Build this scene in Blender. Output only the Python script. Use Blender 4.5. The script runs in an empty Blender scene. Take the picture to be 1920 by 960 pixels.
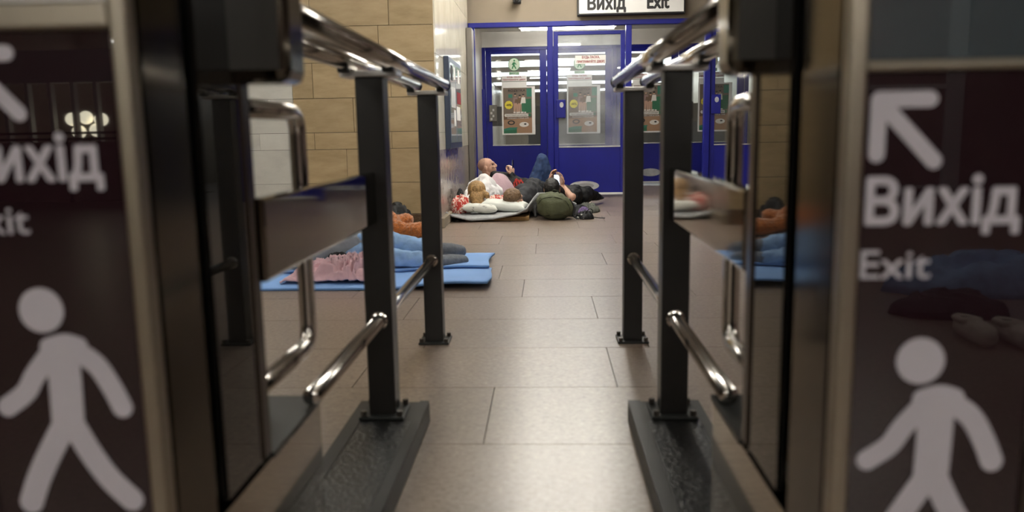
import bpy, bmesh, math, random
from mathutils import Vector as V, Matrix, noise
random.seed(7)
S = bpy.context.scene
COL = S.collection
# ------------------------------------------------------------------ camera
F_PX, CAM_H = 1500.0, 0.85
_d = V((1022-960, 480-247, -F_PX)).normalized()
_u = -V((1120-960, 480-9750, -F_PX)); _u = (_u - _d*_u.dot(_d)).normalized()
_r = _d.cross(_u)
CM = Matrix((_r, _d, _u))                      # camera vector -> world vector
cd = bpy.data.cameras.new('camera'); cam = bpy.data.objects.new('camera', cd); COL.objects.link(cam)
cam.matrix_world = Matrix.Translation((0, 0, CAM_H)) @ CM.to_4x4()
cd.sensor_width = 36; cd.lens = F_PX/1920*36; cd.clip_start = .02; cd.clip_end = 200
cd.dof.use_dof = True; cd.dof.focus_distance = 8.4; cd.dof.aperture_fstop = 2.6
S.camera = cam
# ------------------------------------------------------------------ world and exposure
W = bpy.data.worlds.new('world'); S.world = W; W.use_nodes = True
W.node_tree.nodes['Background'].inputs[0].default_value = (.9, .95, 1, 1)
W.node_tree.nodes['Background'].inputs[1].default_value = 0.0
S.view_settings.view_transform = 'Standard'; S.view_settings.look = 'None'
S.view_settings.gamma = 1; S.view_settings.use_curve_mapping = False
S.view_settings.exposure = 1.12
LAMP = 23.0                                    # emission of the fluorescent tubes

def ray(px, py): return CM @ V((px-960, 480-py, -F_PX))
def on_y(px, py, Y): r = ray(px, py); return V((0, 0, CAM_H)) + r*(Y/r.y)
def on_x(px, py, X): r = ray(px, py); return V((0, 0, CAM_H)) + r*(X/r.x)

# ------------------------------------------------------------------ materials
MATS = {}
def mat(name, col, rough=.6, metal=0, var=0, scale=8, bump=0, bscale=40, spec=.5, ior=1.5, coat=0, emit=0, alpha=1, rnd=0, sheen=0, stretch=None):
    if name in MATS: return MATS[name]
    m = bpy.data.materials.new(name); m.use_nodes = True; MATS[name] = m
    nt = m.node_tree; b = nt.nodes['Principled BSDF']; L = nt.links
    b.inputs['Base Color'].default_value = (*col, 1); b.inputs['Roughness'].default_value = rough
    b.inputs['Metallic'].default_value = metal; b.inputs['IOR'].default_value = ior
    b.inputs['Specular IOR Level'].default_value = spec; b.inputs['Coat Weight'].default_value = coat
    b.inputs['Sheen Weight'].default_value = sheen
    if emit:
        b.inputs['Emission Color'].default_value = (*col, 1); b.inputs['Emission Strength'].default_value = emit
    tc = nt.nodes.new('ShaderNodeTexCoord'); src = tc.outputs['Object']
    if stretch:
        mp = nt.nodes.new('ShaderNodeMapping'); mp.inputs['Scale'].default_value = stretch; L.new(src, mp.inputs[0]); src = mp.outputs[0]
    last = None
    if var:
        n = nt.nodes.new('ShaderNodeTexNoise'); n.inputs['Scale'].default_value = scale; n.inputs['Detail'].default_value = 6
        L.new(src, n.inputs['Vector'])
        mr = nt.nodes.new('ShaderNodeMapRange'); mr.inputs['From Min'].default_value = .3; mr.inputs['From Max'].default_value = .7
        mr.inputs['To Min'].default_value = 1-var; mr.inputs['To Max'].default_value = 1+var
        L.new(n.outputs['Fac'], mr.inputs[0]); last = mr.outputs[0]
    if rnd:
        oi = nt.nodes.new('ShaderNodeObjectInfo'); mr = nt.nodes.new('ShaderNodeMapRange')
        mr.inputs['To Min'].default_value = 1-rnd; mr.inputs['To Max'].default_value = 1+rnd
        L.new(oi.outputs['Random'], mr.inputs[0])
        if last:
            mm = nt.nodes.new('ShaderNodeMath'); mm.operation = 'MULTIPLY'; L.new(last, mm.inputs[0]); L.new(mr.outputs[0], mm.inputs[1]); last = mm.outputs[0]
        else: last = mr.outputs[0]
    if last:
        vm = nt.nodes.new('ShaderNodeVectorMath'); vm.operation = 'SCALE'; vm.inputs[0].default_value = col
        L.new(last, vm.inputs['Scale']); L.new(vm.outputs[0], b.inputs['Base Color'])
    if bump:
        n = nt.nodes.new('ShaderNodeTexNoise'); n.inputs['Scale'].default_value = bscale; n.inputs['Detail'].default_value = 4
        L.new(src, n.inputs['Vector'])
        bp = nt.nodes.new('ShaderNodeBump'); bp.inputs['Strength'].default_value = bump; bp.inputs['Distance'].default_value = .01
        L.new(n.outputs['Fac'], bp.inputs['Height']); L.new(bp.outputs[0], b.inputs['Normal'])
    return m

def ramp_mat(name, stops, scale, rough, kind='noise', bump=0, spec=.5, rnd=0, rrough=None, stretch=None):
    m = bpy.data.materials.new(name); m.use_nodes = True; MATS[name] = m
    nt = m.node_tree; b = nt.nodes['Principled BSDF']; L = nt.links
    b.inputs['Roughness'].default_value = rough; b.inputs['Specular IOR Level'].default_value = spec
    tc = nt.nodes.new('ShaderNodeTexCoord'); src = tc.outputs['Object']
    if rnd:
        oi = nt.nodes.new('ShaderNodeObjectInfo'); sc = nt.nodes.new('ShaderNodeVectorMath'); sc.operation = 'SCALE'
        sc.inputs[0].default_value = (31, 17, 23); L.new(oi.outputs['Random'], sc.inputs['Scale'])
        ad = nt.nodes.new('ShaderNodeVectorMath'); ad.operation = 'ADD'; L.new(src, ad.inputs[0]); L.new(sc.outputs[0], ad.inputs[1]); src = ad.outputs[0]
    if stretch:
        mp = nt.nodes.new('ShaderNodeMapping'); mp.inputs['Scale'].default_value = stretch; L.new(src, mp.inputs[0]); src = mp.outputs[0]
    if kind == 'noise':
        n = nt.nodes.new('ShaderNodeTexNoise'); n.inputs['Detail'].default_value = 8; n.inputs['Roughness'].default_value = .65; out = n.outputs['Fac']
    else:
        n = nt.nodes.new('ShaderNodeTexVoronoi'); out = n.outputs['Distance']
    n.inputs['Scale'].default_value = scale; L.new(src, n.inputs['Vector'])
    cr = nt.nodes.new('ShaderNodeValToRGB'); e = cr.color_ramp.elements
    while len(e) < len(stops): e.new(.5)
    for q, (p, c) in zip(e, stops): q.position = p; q.color = (*c, 1)
    L.new(out, cr.inputs[0])
    if rnd:
        mr = nt.nodes.new('ShaderNodeMapRange'); mr.inputs['To Min'].default_value = 1-rnd; mr.inputs['To Max'].default_value = 1+rnd
        L.new(oi.outputs['Random'], mr.inputs[0])
        vm = nt.nodes.new('ShaderNodeVectorMath'); vm.operation = 'SCALE'; L.new(cr.outputs[0], vm.inputs[0]); L.new(mr.outputs[0], vm.inputs['Scale'])
        L.new(vm.outputs[0], b.inputs['Base Color'])
    else: L.new(cr.outputs[0], b.inputs['Base Color'])
    if bump:
        bp = nt.nodes.new('ShaderNodeBump'); bp.inputs['Strength'].default_value = bump; bp.inputs['Distance'].default_value = .005
        L.new(out, bp.inputs['Height']); L.new(bp.outputs[0], b.inputs['Normal'])
    return m

def glass_mat(name, tint, haze=0., hazecol=(.8, .82, .85), rough=.0):
    """thin pane: transparent, mirrored at the Fresnel rate, with a film of dirt"""
    m = bpy.data.materials.new(name); m.use_nodes = True; MATS[name] = m
    nt = m.node_tree; L = nt.links; nt.nodes.remove(nt.nodes['Principled BSDF']); out = nt.nodes['Material Output']
    tr = nt.nodes.new('ShaderNodeBsdfTransparent'); tr.inputs[0].default_value = (*tint, 1)
    gl = nt.nodes.new('ShaderNodeBsdfGlossy'); gl.inputs['Roughness'].default_value = rough
    fr = nt.nodes.new('ShaderNodeFresnel'); fr.inputs[0].default_value = 1.65
    mx = nt.nodes.new('ShaderNodeMixShader'); L.new(fr.outputs[0], mx.inputs[0]); L.new(tr.outputs[0], mx.inputs[1]); L.new(gl.outputs[0], mx.inputs[2])
    last = mx
    if haze:
        df = nt.nodes.new('ShaderNodeBsdfDiffuse'); df.inputs[0].default_value = (*hazecol, 1)
        n = nt.nodes.new('ShaderNodeTexNoise'); n.inputs['Scale'].default_value = 4; n.inputs['Detail'].default_value = 6
        tc = nt.nodes.new('ShaderNodeTexCoord'); L.new(tc.outputs['Object'], n.inputs['Vector'])
        mr = nt.nodes.new('ShaderNodeMapRange'); mr.inputs['From Min'].default_value = .3; mr.inputs['From Max'].default_value = .75
        mr.inputs['To Min'].default_value = haze*.4; mr.inputs['To Max'].default_value = haze*1.6; L.new(n.outputs['Fac'], mr.inputs[0])
        m2 = nt.nodes.new('ShaderNodeMixShader'); L.new(mr.outputs[0], m2.inputs[0]); L.new(mx.outputs[0], m2.inputs[1]); L.new(df.outputs[0], m2.inputs[2]); last = m2
    L.new(last.outputs[0], out.inputs[0]); return m

mat('steel', (.42, .38, .33), .07, 1); mat('dark_steel', (.105, .09, .07), .12, 1, var=.25, scale=3); mat('band_steel', (.15, .13, .108), .06, 1)
mat('chrome', (.62, .60, .57), .13, 1); mat('brushed', (.37, .33, .27), .34, 1)
mat('cap_steel', (.55, .54, .52), .3, 1)
mat('smoked_glass', (.012, .011, .010), .03, 0, ior=1.75)
mat('trim_bronze', (.05, .035, .025), .22, .6)
mat('post_paint', (.008, .0068, .006), .36, .0, var=.2, scale=20, bump=.05, bscale=120)
mat('bolt', (.09, .08, .07), .4, .8)
mat('film', (.019, .0072, .0108), .02, 0, ior=1.68); mat('film_white', (.58, .56, .63), .55)
mat('blue_glass', (.06, .08, .092), .02, 0, ior=2.0)
mat('reader_dark', (.05, .048, .045), .2); 
mat('slab_top', (.020, .019, .017), .45, 0, var=.3, scale=6, spec=.25)
mat('plate_dark', (.018, .019, .018), .45, 0, spec=.25)
mat('rubber', (.010, .010, .0095), .3, 0, bump=.35, bscale=85, spec=.3)
mat('blue_paint', (.008, .010, .19), .36, 0, var=.12, scale=3, spec=.35); 
mat('worn', (.42, .42, .43), .6, var=.2, scale=10); mat('worn_inner', (.25, .25, .26), .6)
mat('lock_metal', (.16, .15, .13), .35, .6); mat('alu', (.62, .62, .6), .35, .7); mat('white_strip', (.72, .72, .7), .5)
mat('plaster', (.23, .188, .138), .8, var=.1, scale=2); mat('ceil', (.42, .39, .35), .8)
mat('vest_white', (.62, .60, .55), .7, var=.08, scale=3); mat('vest_wall', (.50, .46, .39), .3, var=.12, scale=3)
mat('dado', (.33, .285, .25), .17, var=.15, scale=12); mat('polished', (.60, .565, .47), .10, var=.12, scale=4)
mat('joint', (.05, .038, .026), .9); mat('pipe', (.16, .145, .125), .35, .3)
mat('backwall', (.16, .11, .10), .6, var=.2, scale=3); 
mat('grey_trim', (.36, .36, .37), .5); mat('window_dark', (.012, .01, .012), .1)
mat('tube', (1, .97, .9), .5, emit=LAMP); mat('housing', (.55, .54, .5), .5)
mat('panel_lamp', (.93, .98, 1), .5, emit=1.9); mat('globe', (1, .93, .7), .4, emit=4.0)
mat('paper', (.74, .73, .70), .6); mat('ink_red', (.24, .006, .012), .6); mat('ink_green', (.03, .25, .09), .6); mat('ink_black', (.015, .014, .014), .6)
mat('ink_grey', (.5, .5, .5), .6); mat('pale_green', (.64, .75, .60), .6); mat('sign_face', (.60, .595, .575), .45)
mat('skin', (.52, .30, .215), .5, var=.08, scale=30); mat('skin_pale', (.55, .36, .28), .5)
mat('stubble', (.33, .19, .14), .7, var=.2, scale=90); mat('hair_brown', (.16, .095, .05), .6, var=.4, scale=60, bump=.5, bscale=150)
mat('hair_dark', (.008, .006, .005), .5, var=.3, scale=60, bump=.5, bscale=150)
mat('hair_blond', (.40, .245, .10), .5, var=.45, scale=30, bump=.7, bscale=90, stretch=(1, 4, 1))
mat('jacket_black', (.006, .006, .007), .6, bump=.3, bscale=40, spec=.25); mat('jacket_grey', (.024, .025, .029), .8, var=.25, scale=20, bump=.3, bscale=40)
mat('jeans', (.020, .045, .125), .8, var=.35, scale=22, bump=.3, bscale=60); mat('jeans_light', (.23, .38, .62), .8, var=.2, scale=18, bump=.3, bscale=50)
mat('fleece_white', (.84, .82, .82), .9, bump=.5, bscale=60, sheen=.3); mat('mauve', (.48, .33, .37), .9, bump=.4, bscale=60, sheen=.2)
mat('hoodie_grey', (.26, .285, .31), .9, var=.1, scale=20, bump=.3); mat('sock', (.15, .165, .19), .9, var=.2, scale=40, bump=.3, bscale=120)
mat('foam_blue', (.20, .38, .74), .75, var=.05, scale=5); mat('foam_edge', (.12, .24, .5), .85)
mat('pink', (.66, .42, .46), .9, var=.1, scale=10, bump=.4, bscale=60, sheen=.3); mat('cloth_black', (.006, .006, .007), .6, bump=.4, bscale=60)
mat('bear', (.42, .125, .02), .95, var=.35, scale=45, bump=1, bscale=120, sheen=.5); mat('eye', (.01, .01, .01), .1)
mat('blanket_grey', (.30, .305, .31), .95, var=.12, scale=30, bump=.4, bscale=80); mat('cardboard', (.27, .155, .055), .8, var=.2, scale=10)
mat('pack_green', (.070, .078, .038), .75, var=.25, scale=9, bump=.3, bscale=60); mat('pack_seam', (.022, .027, .012), .8)
mat('violet', (.16, .11, .24), .8, var=.4, scale=30); mat('olive_grey', (.09, .095, .08), .9, var=.3, scale=20)
mat('phone_body', (.015, .015, .017), .2); mat('screen', (.75, .86, 1), .3, emit=.7)
mat('clog', (.55, .50, .44), .6); mat('clog_in', (.2, .17, .14), .8)
ramp_mat('granite', [(.28, (.10, .072, .054)), (.43, (.190, .143, .110)), (.58, (.235, .180, .141)), (.74, (.335, .275, .228))], 62, .31, spec=.95, rnd=.07)
ramp_mat('limestone', [(.25, (.275, .195, .095)), (.5, (.37, .272, .145)), (.75, (.44, .335, .19))], 3.2, .62, rnd=.09, bump=.15, stretch=(1, 1, 3.5))
ramp_mat('marble', [(.25, (.46, .45, .41)), (.5, (.56, .55, .50)), (.75, (.62, .61, .56))], 3, .5, rnd=.05, stretch=(1, 1, 2))
ramp_mat('base_granite', [(.3, (.045, .026, .014)), (.5, (.11, .066, .035)), (.7, (.19, .12, .07))], 45, .35)
ramp_mat('red_print', [(.40, (.40, .03, .022)), (.47, (.45, .035, .025)), (.50, (.72, .60, .52)), (.54, (.70, .58, .50)), (.57, (.42, .03, .022)), (.8, (.36, .02, .015))], 17, .85, bump=.2)
ramp_mat('plaid', [(.34, (.30, .22, .10)), (.40, (.012, .010, .010)), (.50, (.02, .015, .012)), (.54, (.45, .03, .025)), (.60, (.42, .03, .02)), (.63, (.02, .015, .01))], 13, .85)
ramp_mat('pillow_print', [(.37, (.28, .28, .26)), (.42, (.62, .63, .58)), (.8, (.66, .67, .62))], 16, .9, bump=.1)
mat('pillow_white', (.64, .66, .62), .9, var=.06, scale=8, bump=.3, bscale=30)
glass_mat('pane_clear', (.92, .95, .95), .03); glass_mat('pane_dirty', (.90, .93, .95), .16)

# ------------------------------------------------------------------ mesh helpers
def obj(name, bm, m, parent=None, smooth=False):
    me = bpy.data.meshes.new(name); bm.normal_update(); bm.to_mesh(me); bm.free()
    for mm in (m if isinstance(m, (list, tuple)) else [m]): me.materials.append(MATS[mm])
    if smooth:
        for p in me.polygons: p.use_smooth = True
    o = bpy.data.objects.new(name, me); COL.objects.link(o)
    if parent is not None: o.parent = parent
    return o
def tag(o, label=None, cat=None, group=None, kind=None):
    if label: o['label'] = label
    if cat: o['category'] = cat
    if group: o['group'] = group
    if kind: o['kind'] = kind
    return o
def empty(name, loc=(0, 0, 0)):
    o = bpy.data.objects.new(name, None); COL.objects.link(o); o.location = loc; return o
def thing(name, label, cat, group=None, loc=(0, 0, 0)): return tag(empty(name, loc), label, cat, group)
def box(x0, x1, y0, y1, z0, z1, bev=0, seg=2, bm=None):
    new = bm is None
    if new: bm = bmesh.new()
    vs = [bm.verts.new((x, y, z)) for x in (min(x0, x1), max(x0, x1)) for y in (y0, y1) for z in (z0, z1)]
    fs = []
    for q in ((0, 1, 3, 2), (4, 6, 7, 5), (0, 4, 5, 1), (2, 3, 7, 6), (0, 2, 6, 4), (1, 5, 7, 3)): fs.append(bm.faces.new([vs[k] for k in q]))
    if bev: bmesh.ops.bevel(bm, geom=list({e for f in fs for e in f.edges}), offset=bev, segments=seg, profile=.5, affect='EDGES')
    return bm
def tube(pts, r, n=14, bm=None, caps=True):
    if bm is None: bm = bmesh.new()
    pts = [V(p) for p in pts]; rings = []
    rr = r if isinstance(r, (list, tuple)) else [r]*len(pts)
    t0 = (pts[1]-pts[0]).normalized(); up = V((0, 0, 1)) if abs(t0.z) < .9 else V((1, 0, 0)); a = t0.cross(up).normalized()
    for i, p in enumerate(pts):
        t = (pts[min(i+1, len(pts)-1)]-pts[max(i-1, 0)]).normalized()
        a = (a - t*a.dot(t)).normalized(); b = t.cross(a)
        rings.append([bm.verts.new(p+(a*math.cos(k*2*math.pi/n)+b*math.sin(k*2*math.pi/n))*rr[i]) for k in range(n)])
    for A, B in zip(rings, rings[1:]):
        for k in range(n): bm.faces.new((A[k], A[(k+1) % n], B[(k+1) % n], B[k]))
    if caps: bm.faces.new(rings[0][::-1]); bm.faces.new(rings[-1])
    return bm
def fillet(pts, rad, n=6):
    pts = [V(p) for p in pts]; out = [pts[0]]
    for a, b, c in zip(pts, pts[1:], pts[2:]):
        p = b+(a-b).normalized()*rad; q = b+(c-b).normalized()*rad
        for k in range(n+1):
            t = k/n; out.append(p*(1-t)**2+b*2*t*(1-t)+q*t*t)
    return out+[pts[-1]]
def poly(pts, bm=None, mi=0):
    if bm is None: bm = bmesh.new()
    f = bm.faces.new([bm.verts.new(p) for p in pts]); f.material_index = mi; return bm
def slab_poly(pts, depth, bm=None):
    """flat outline given in world points (facing -Y), extruded to a thin plate"""
    if bm is None: bm = bmesh.new()
    n = len(pts); A = [bm.verts.new(p) for p in pts]; B = [bm.verts.new((p[0], p[1]+depth, p[2])) for p in pts]
    bm.faces.new(A); bm.faces.new(B[::-1])
    for k in range(n): bm.faces.new((A[k], B[k], B[(k+1) % n], A[(k+1) % n]))
    return bm
def sphere(c, r, bm=None, u=16, v=10):
    if bm is None: bm = bmesh.new()
    M = Matrix.Translation(V(c)) @ (Matrix.Diagonal((*r, 1)) if isinstance(r, (tuple, list)) else Matrix.Scale(r, 4))
    bmesh.ops.create_uvsphere(bm, u_segments=u, v_segments=v, radius=1, matrix=M); return bm
def text(s, x0, x1, z0, z1, y, m, parent, name='lettering', bold=0.0):
    """s set so that its outline fills x0..x1, z0..z1 on the plane y, facing -Y; bold = stroke thickening in letter heights"""
    c = bpy.data.curves.new('t', 'FONT'); c.body = s; c.resolution_u = 3; c.align_x = 'LEFT'
    t = bpy.data.objects.new('t', c); COL.objects.link(t); bpy.context.view_layer.update()
    me = bpy.data.meshes.new_from_object(t.evaluated_get(bpy.context.evaluated_depsgraph_get()))
    bpy.data.objects.remove(t); bpy.data.curves.remove(c)
    xs = [v.co.x for v in me.vertices]; ys = [v.co.y for v in me.vertices]
    a, b, lo, hi = min(xs), max(xs), min(ys), max(ys); e = bold*(z1-z0)
    bm = bmesh.new()
    shifts = [(0, 0)] if not bold else [(-e, 0), (e, 0), (0, e), (0, -e), (e*.7, e*.7), (-e*.7, -e*.7), (e*.7, -e*.7), (-e*.7, e*.7)]
    for k, (sx, sz) in enumerate(shifts):
        vs = [bm.verts.new((x0+e+(v.co.x-a)/(b-a)*(x1-x0-2*e)+sx, y-.00008*k, z0+e+(v.co.y-lo)/(hi-lo)*(z1-z0-2*e)+sz)) for v in me.vertices]
        for p in me.polygons:
            try: bm.faces.new([vs[q] for q in p.vertices])
            except ValueError: pass
    bpy.data.meshes.remove(me)
    return obj(name, bm, m, parent)
def dup(o, parent=None, dx=0):
    c = o.copy(); COL.objects.link(c)
    if parent is not None: c.parent = parent
    else: c.location.x += dx
    for ch in list(o.children): dup(ch, c)
    return c

# soft bodies: union of tapered chains and ellipsoids, voxel-remeshed into one surface
def add_chain(bm, pts, n=12):
    for p, r in pts: bmesh.ops.create_icosphere(bm, subdivisions=2, radius=r, matrix=Matrix.Translation(V(p)))
    for (p, r), (q, s) in zip(pts, pts[1:]):
        if (V(q)-V(p)).length > 1e-4: tube([p, q], [r, s], n, bm)
def add_ell(bm, c, a, b, d):
    M = Matrix((V(a), V(b), V(d))).transposed().to_4x4(); M.translation = V(c)
    bmesh.ops.create_icosphere(bm, subdivisions=3, radius=1, matrix=M)
def blob(name, chains, ells, m, parent=None, vox=.008, sm=4, wr=0, wsc=9, seed=0):
    bm = bmesh.new()
    for c in chains: add_chain(bm, c)
    for e in ells: add_ell(bm, *e)
    me = bpy.data.meshes.new(name); bm.to_mesh(me); bm.free()
    t = bpy.data.objects.new('t', me); COL.objects.link(t)
    k = t.modifiers.new('r', 'REMESH'); k.mode = 'VOXEL'; k.voxel_size = vox
    if sm: k = t.modifiers.new('s', 'SMOOTH'); k.iterations = sm; k.factor = .5
    bpy.context.view_layer.update()
    m2 = bpy.data.meshes.new_from_object(t.evaluated_get(bpy.context.evaluated_depsgraph_get()))
    bpy.data.objects.remove(t); bpy.data.meshes.remove(me); m2.name = name
    if wr:
        co = [v.co.copy() for v in m2.vertices]; no = [v.normal.copy() for v in m2.vertices]
        for v, c, nn in zip(m2.vertices, co, no):
            q = c*wsc+V((seed*3.1, seed, 0))
            v.co = c+nn*wr*(abs(noise.noise(q))*2.4-.6+.5*noise.noise(q*2.7))
    m2.materials.clear(); m2.materials.append(MATS[m])
    for p in m2.polygons: p.use_smooth = True
    o = bpy.data.objects.new(name, m2); COL.objects.link(o)
    if parent is not None: o.parent = parent
    return o
def sheet(name, fn, nu, nv, m, parent=None, th=.012, edge=None):
    """a cloth or mat: fn(u,v)->point, given thickness"""
    bm = bmesh.new(); P = [[V(fn(i/nu, j/nv)) for j in range(nv+1)] for i in range(nu+1)]
    N = [[None]*(nv+1) for _ in range(nu+1)]
    for i in range(nu+1):
        for j in range(nv+1):
            a = P[min(i+1, nu)][j]-P[max(i-1, 0)][j]; b = P[i][min(j+1, nv)]-P[i][max(j-1, 0)]
            N[i][j] = a.cross(b).normalized()
    T = [[bm.verts.new(P[i][j]) for j in range(nv+1)] for i in range(nu+1)]
    B = [[bm.verts.new(P[i][j]-N[i][j]*th) for j in range(nv+1)] for i in range(nu+1)]
    for i in range(nu):
        for j in range(nv):
            bm.faces.new((T[i][j], T[i+1][j], T[i+1][j+1], T[i][j+1])); bm.faces.new((B[i][j], B[i][j+1], B[i+1][j+1], B[i+1][j]))
    def rim(a):
        for (t0, b0), (t1, b1) in zip(a, a[1:]):
            f = bm.faces.new((t0, b0, b1, t1)); f.material_index = 1 if edge else 0
    rim([(T[i][0], B[i][0]) for i in range(nu+1)]); rim([(T[i][nv], B[i][nv]) for i in range(nu, -1, -1)])
    rim([(T[0][j], B[0][j]) for j in range(nv, -1, -1)]); rim([(T[nu][j], B[nu][j]) for j in range(nv+1)])
    return obj(name, bm, [m, edge] if edge else m, parent, True)
def mound(name, c, rx, ry, h, m, parent=None, seed=0, fold=.35, fs=3.0, n=44, rot=0, skew=(0, 0), flat=.5):
    """a crumpled heap of cloth with a closed underside"""
    bm = bmesh.new(); cx, cy, cz = c; ca, sa = math.cos(rot), math.sin(rot); rings = []
    nr = n//2
    for i in range(nr+1):
        t = i/nr; row = []
        for k in range(n):
            a = 2*math.pi*k/n; w = 1+.16*noise.noise(V((math.cos(a)*1.7+seed*5, math.sin(a)*1.7, seed)))
            x, y = math.cos(a)*t*w, math.sin(a)*t*w
            q = V((x*fs+seed*7.3, y*fs*.6, seed*2.1)); q += V((noise.noise(q*.8), noise.noise(q*.8+V((9, 0, 0))), 0))*.9
            f = 1-abs(noise.noise(q))*2.2
            z = h*max(0, 1-t**2.4)**flat*(1-fold+fold*max(0, f)) + (0 if i < nr else 0)
            X = x*rx+skew[0]*z; Y = y*ry+skew[1]*z
            row.append(bm.verts.new((cx+X*ca-Y*sa, cy+X*sa+Y*ca, cz+max(z, .004 if i < nr else 0))))
            if i == 0: break
        rings.append(row)
    for k in range(n): bm.faces.new((rings[0][0], rings[1][k], rings[1][(k+1) % n]))
    for A, B in zip(rings[1:], rings[2:]):
        for k in range(n): bm.faces.new((A[k], B[k], B[(k+1) % n], A[(k+1) % n]))
    bm.faces.new(rings[-1][::-1])
    return obj(name, bm, m, parent, True)
def pillow(name, c, sx, sy, sz, m, rot=(0, 0, 0), parent=None, seed=1):
    bm = bmesh.new(); n = 26; R = Matrix.Translation(V(c)) @ Matrix.Rotation(rot[2], 4, 'Z') @ Matrix.Rotation(rot[1], 4, 'Y') @ Matrix.Rotation(rot[0], 4, 'X')
    def pt(i, j, s):
        x, y = 2*i/n-1, 2*j/n-1
        e = max(0, (1-abs(x)**3.2)*(1-abs(y)**3.2))**.42
        pin = 1-.10*(1-abs(x)**2)*abs(y)**3; pin2 = 1-.10*(1-abs(y)**2)*abs(x)**3
        z = e*(1+.20*noise.noise(V((x*2.4+seed, y*2.4, s*3+seed)))-.16*abs(noise.noise(V((x*3.5+seed, y*5, 7.7)))))
        return R @ V((x*sx*pin2, y*sy*pin, s*z*sz))
    T = [[bm.verts.new(pt(i, j, 1)) for j in range(n+1)] for i in range(n+1)]
    B = [[T[i][j] if i in (0, n) or j in (0, n) else bm.verts.new(pt(i, j, -1)) for j in range(n+1)] for i in range(n+1)]
    for i in range(n):
        for j in range(n):
            bm.faces.new((T[i][j], T[i+1][j], T[i+1][j+1], T[i][j+1])); bm.faces.new((B[i][j], B[i][j+1], B[i+1][j+1], B[i+1][j]))
    return obj(name, bm, m, parent, True)

# ------------------------------------------------------------------ the setting
YW, YD, Y2 = 7.2, 10.4, 12.55                   # block wall, first and second row of doors
XA = -.955                                       # side wall of the alcove
fl = tag(obj('floor', box(-8, 6, -16, 46, -.12, -.012), 'joint'), kind='structure')
obj('floor_back', box(-8, 6, -16, .605, -.012, 0), 'granite', fl); obj('floor_front', box(-8, 6, 12.56, 46, -.012, 0), 'granite', fl)
obj('floor_edge', box(-8, -4.52, .605, 12.56, -.012, 0), 'granite', fl); obj('floor_edge', box(4.5, 6, .605, 12.56, -.012, 0), 'granite', fl)
me_slab = None; SL, SD, G = .9, .498, .0016
joints = {2: -.5, 3: -.179, 4: .234, 5: .403, 6: .233, 7: -.129, 8: -.282, 9: .389, 10: -.076, 11: -.365}
for r in range(24):
    y0 = .605+r*SD; off = joints.get(r, random.uniform(-.45, .45))
    x = off-math.ceil((off+4.5)/SL)*SL+SL
    while x+SL <= 4.52+SL*.5 and x < 4.4:
        if me_slab is None:
            bm = box(G, SL-G, G, SD-G, -.0118, 0); s = obj('floor_slab', bm, 'granite', fl); me_slab = s.data
        else:
            s = bpy.data.objects.new('floor_slab', me_slab); COL.objects.link(s); s.parent = fl
        s.location = (x, y0, 0); x += SL
    # cut pieces at both ends of the row
    xs = off-math.ceil((off+4.5)/SL)*SL+SL
    if xs > -4.5: obj('floor_slab', box(-4.52, xs-G, y0+G, y0+SD-G, -.0118, 0), 'granite', fl)
tag(obj('ceiling', box(-8, 6, -16, YD+.1, 3.0, 3.12), 'ceil'), kind='structure')
tag(obj('wall_right', box(6, 6.1, -16, YD, 0, 3), 'backwall'), kind='structure')
tag(obj('wall_left_side', box(-8.1, -8, -16, YW, 0, 3), 'plaster'), kind='structure')
tag(obj('wall_back', box(-8, 6, -16.1, -16, 0, 3), 'backwall'), kind='structure')
# block wall with single stones
wl = tag(obj('wall_left', box(-8, XA-.012, YW+.012, YW+.30, 0, 3), 'joint'), kind='structure')
def px_x(px, py): return on_y(px, py, YW).x
rows = [(.135, .42, -1.55), (.42, .725, px_x(651, 310)), (.725, .874, px_x(590, 262)), (.874, 1.177, px_x(663, 215)), (1.177, 1.485, px_x(586, 150)),
        (1.485, 1.797, px_x(710, 90)), (1.797, 2.105, px_x(728, 20)), (2.105, 2.41, -1.3), (2.41, 2.72, -1.75), (2.72, 3.0, -1.1)]
XM = -2.25
for z0, z1, xj in rows:
    L = .70; cuts = [XA-.012]; x = xj
    while x > XA-.2: x -= L
    while x+L < XA-.14: x += L
    while x > XM+.12: cuts.append(x); x -= L
    cuts.append(XM)
    for a, b in zip(cuts[1:], cuts): obj('stone_block', box(a+.0022, b-.0022, YW-random.uniform(0, .003), YW+.03, z0+.0022, z1-.0022), 'limestone', wl)
    cuts = [XM]; x = XM-random.uniform(.3, .62)
    while x > -7.7: cuts.append(x); x -= .78
    cuts.append(-8)
    for a, b in zip(cuts[1:], cuts): obj('marble_block', box(a+.0015, b-.0015, YW-.012, YW+.03, z0+.0015, z1-.0015), 'marble', wl)
tag(obj('baseboard_left', box(-8, XA-.012, YW-.02, YW+.02, 0, .133, .004), 'base_granite'), kind='structure')
# side wall of the alcove: polished panels over a dado
wa = tag(obj('wall_alcove', box(XA-.3, XA-.012, YW+.3, Y2, 0, 3), 'joint'), kind='structure')
for z0, z1, m in ((.09, .70, 'dado'), (.70, .86, 'polished'), (.86, 1.55, 'polished'), (1.55, 2.25, 'polished'), (2.25, 3.0, 'polished')):
    for y0, y1 in ((YW-.002, 8.05), (8.05, 9.2), (9.2, 10.3)):
        obj('wall_panel', box(XA-.02, XA, y0+.0015, y1-.0015, z0+.0015, z1-.0015), m, wa)
tag(obj('baseboard_alcove', box(XA-.01, XA+.035, YW-.02, 10.2, 0, .09, .006), 'plaster'), kind='structure')
pl = tag(obj('trim_1', box(XA, XA+.075, 10.02, 10.30, 0, 2.12, .012, 3), 'pipe'), kind='structure')
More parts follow.
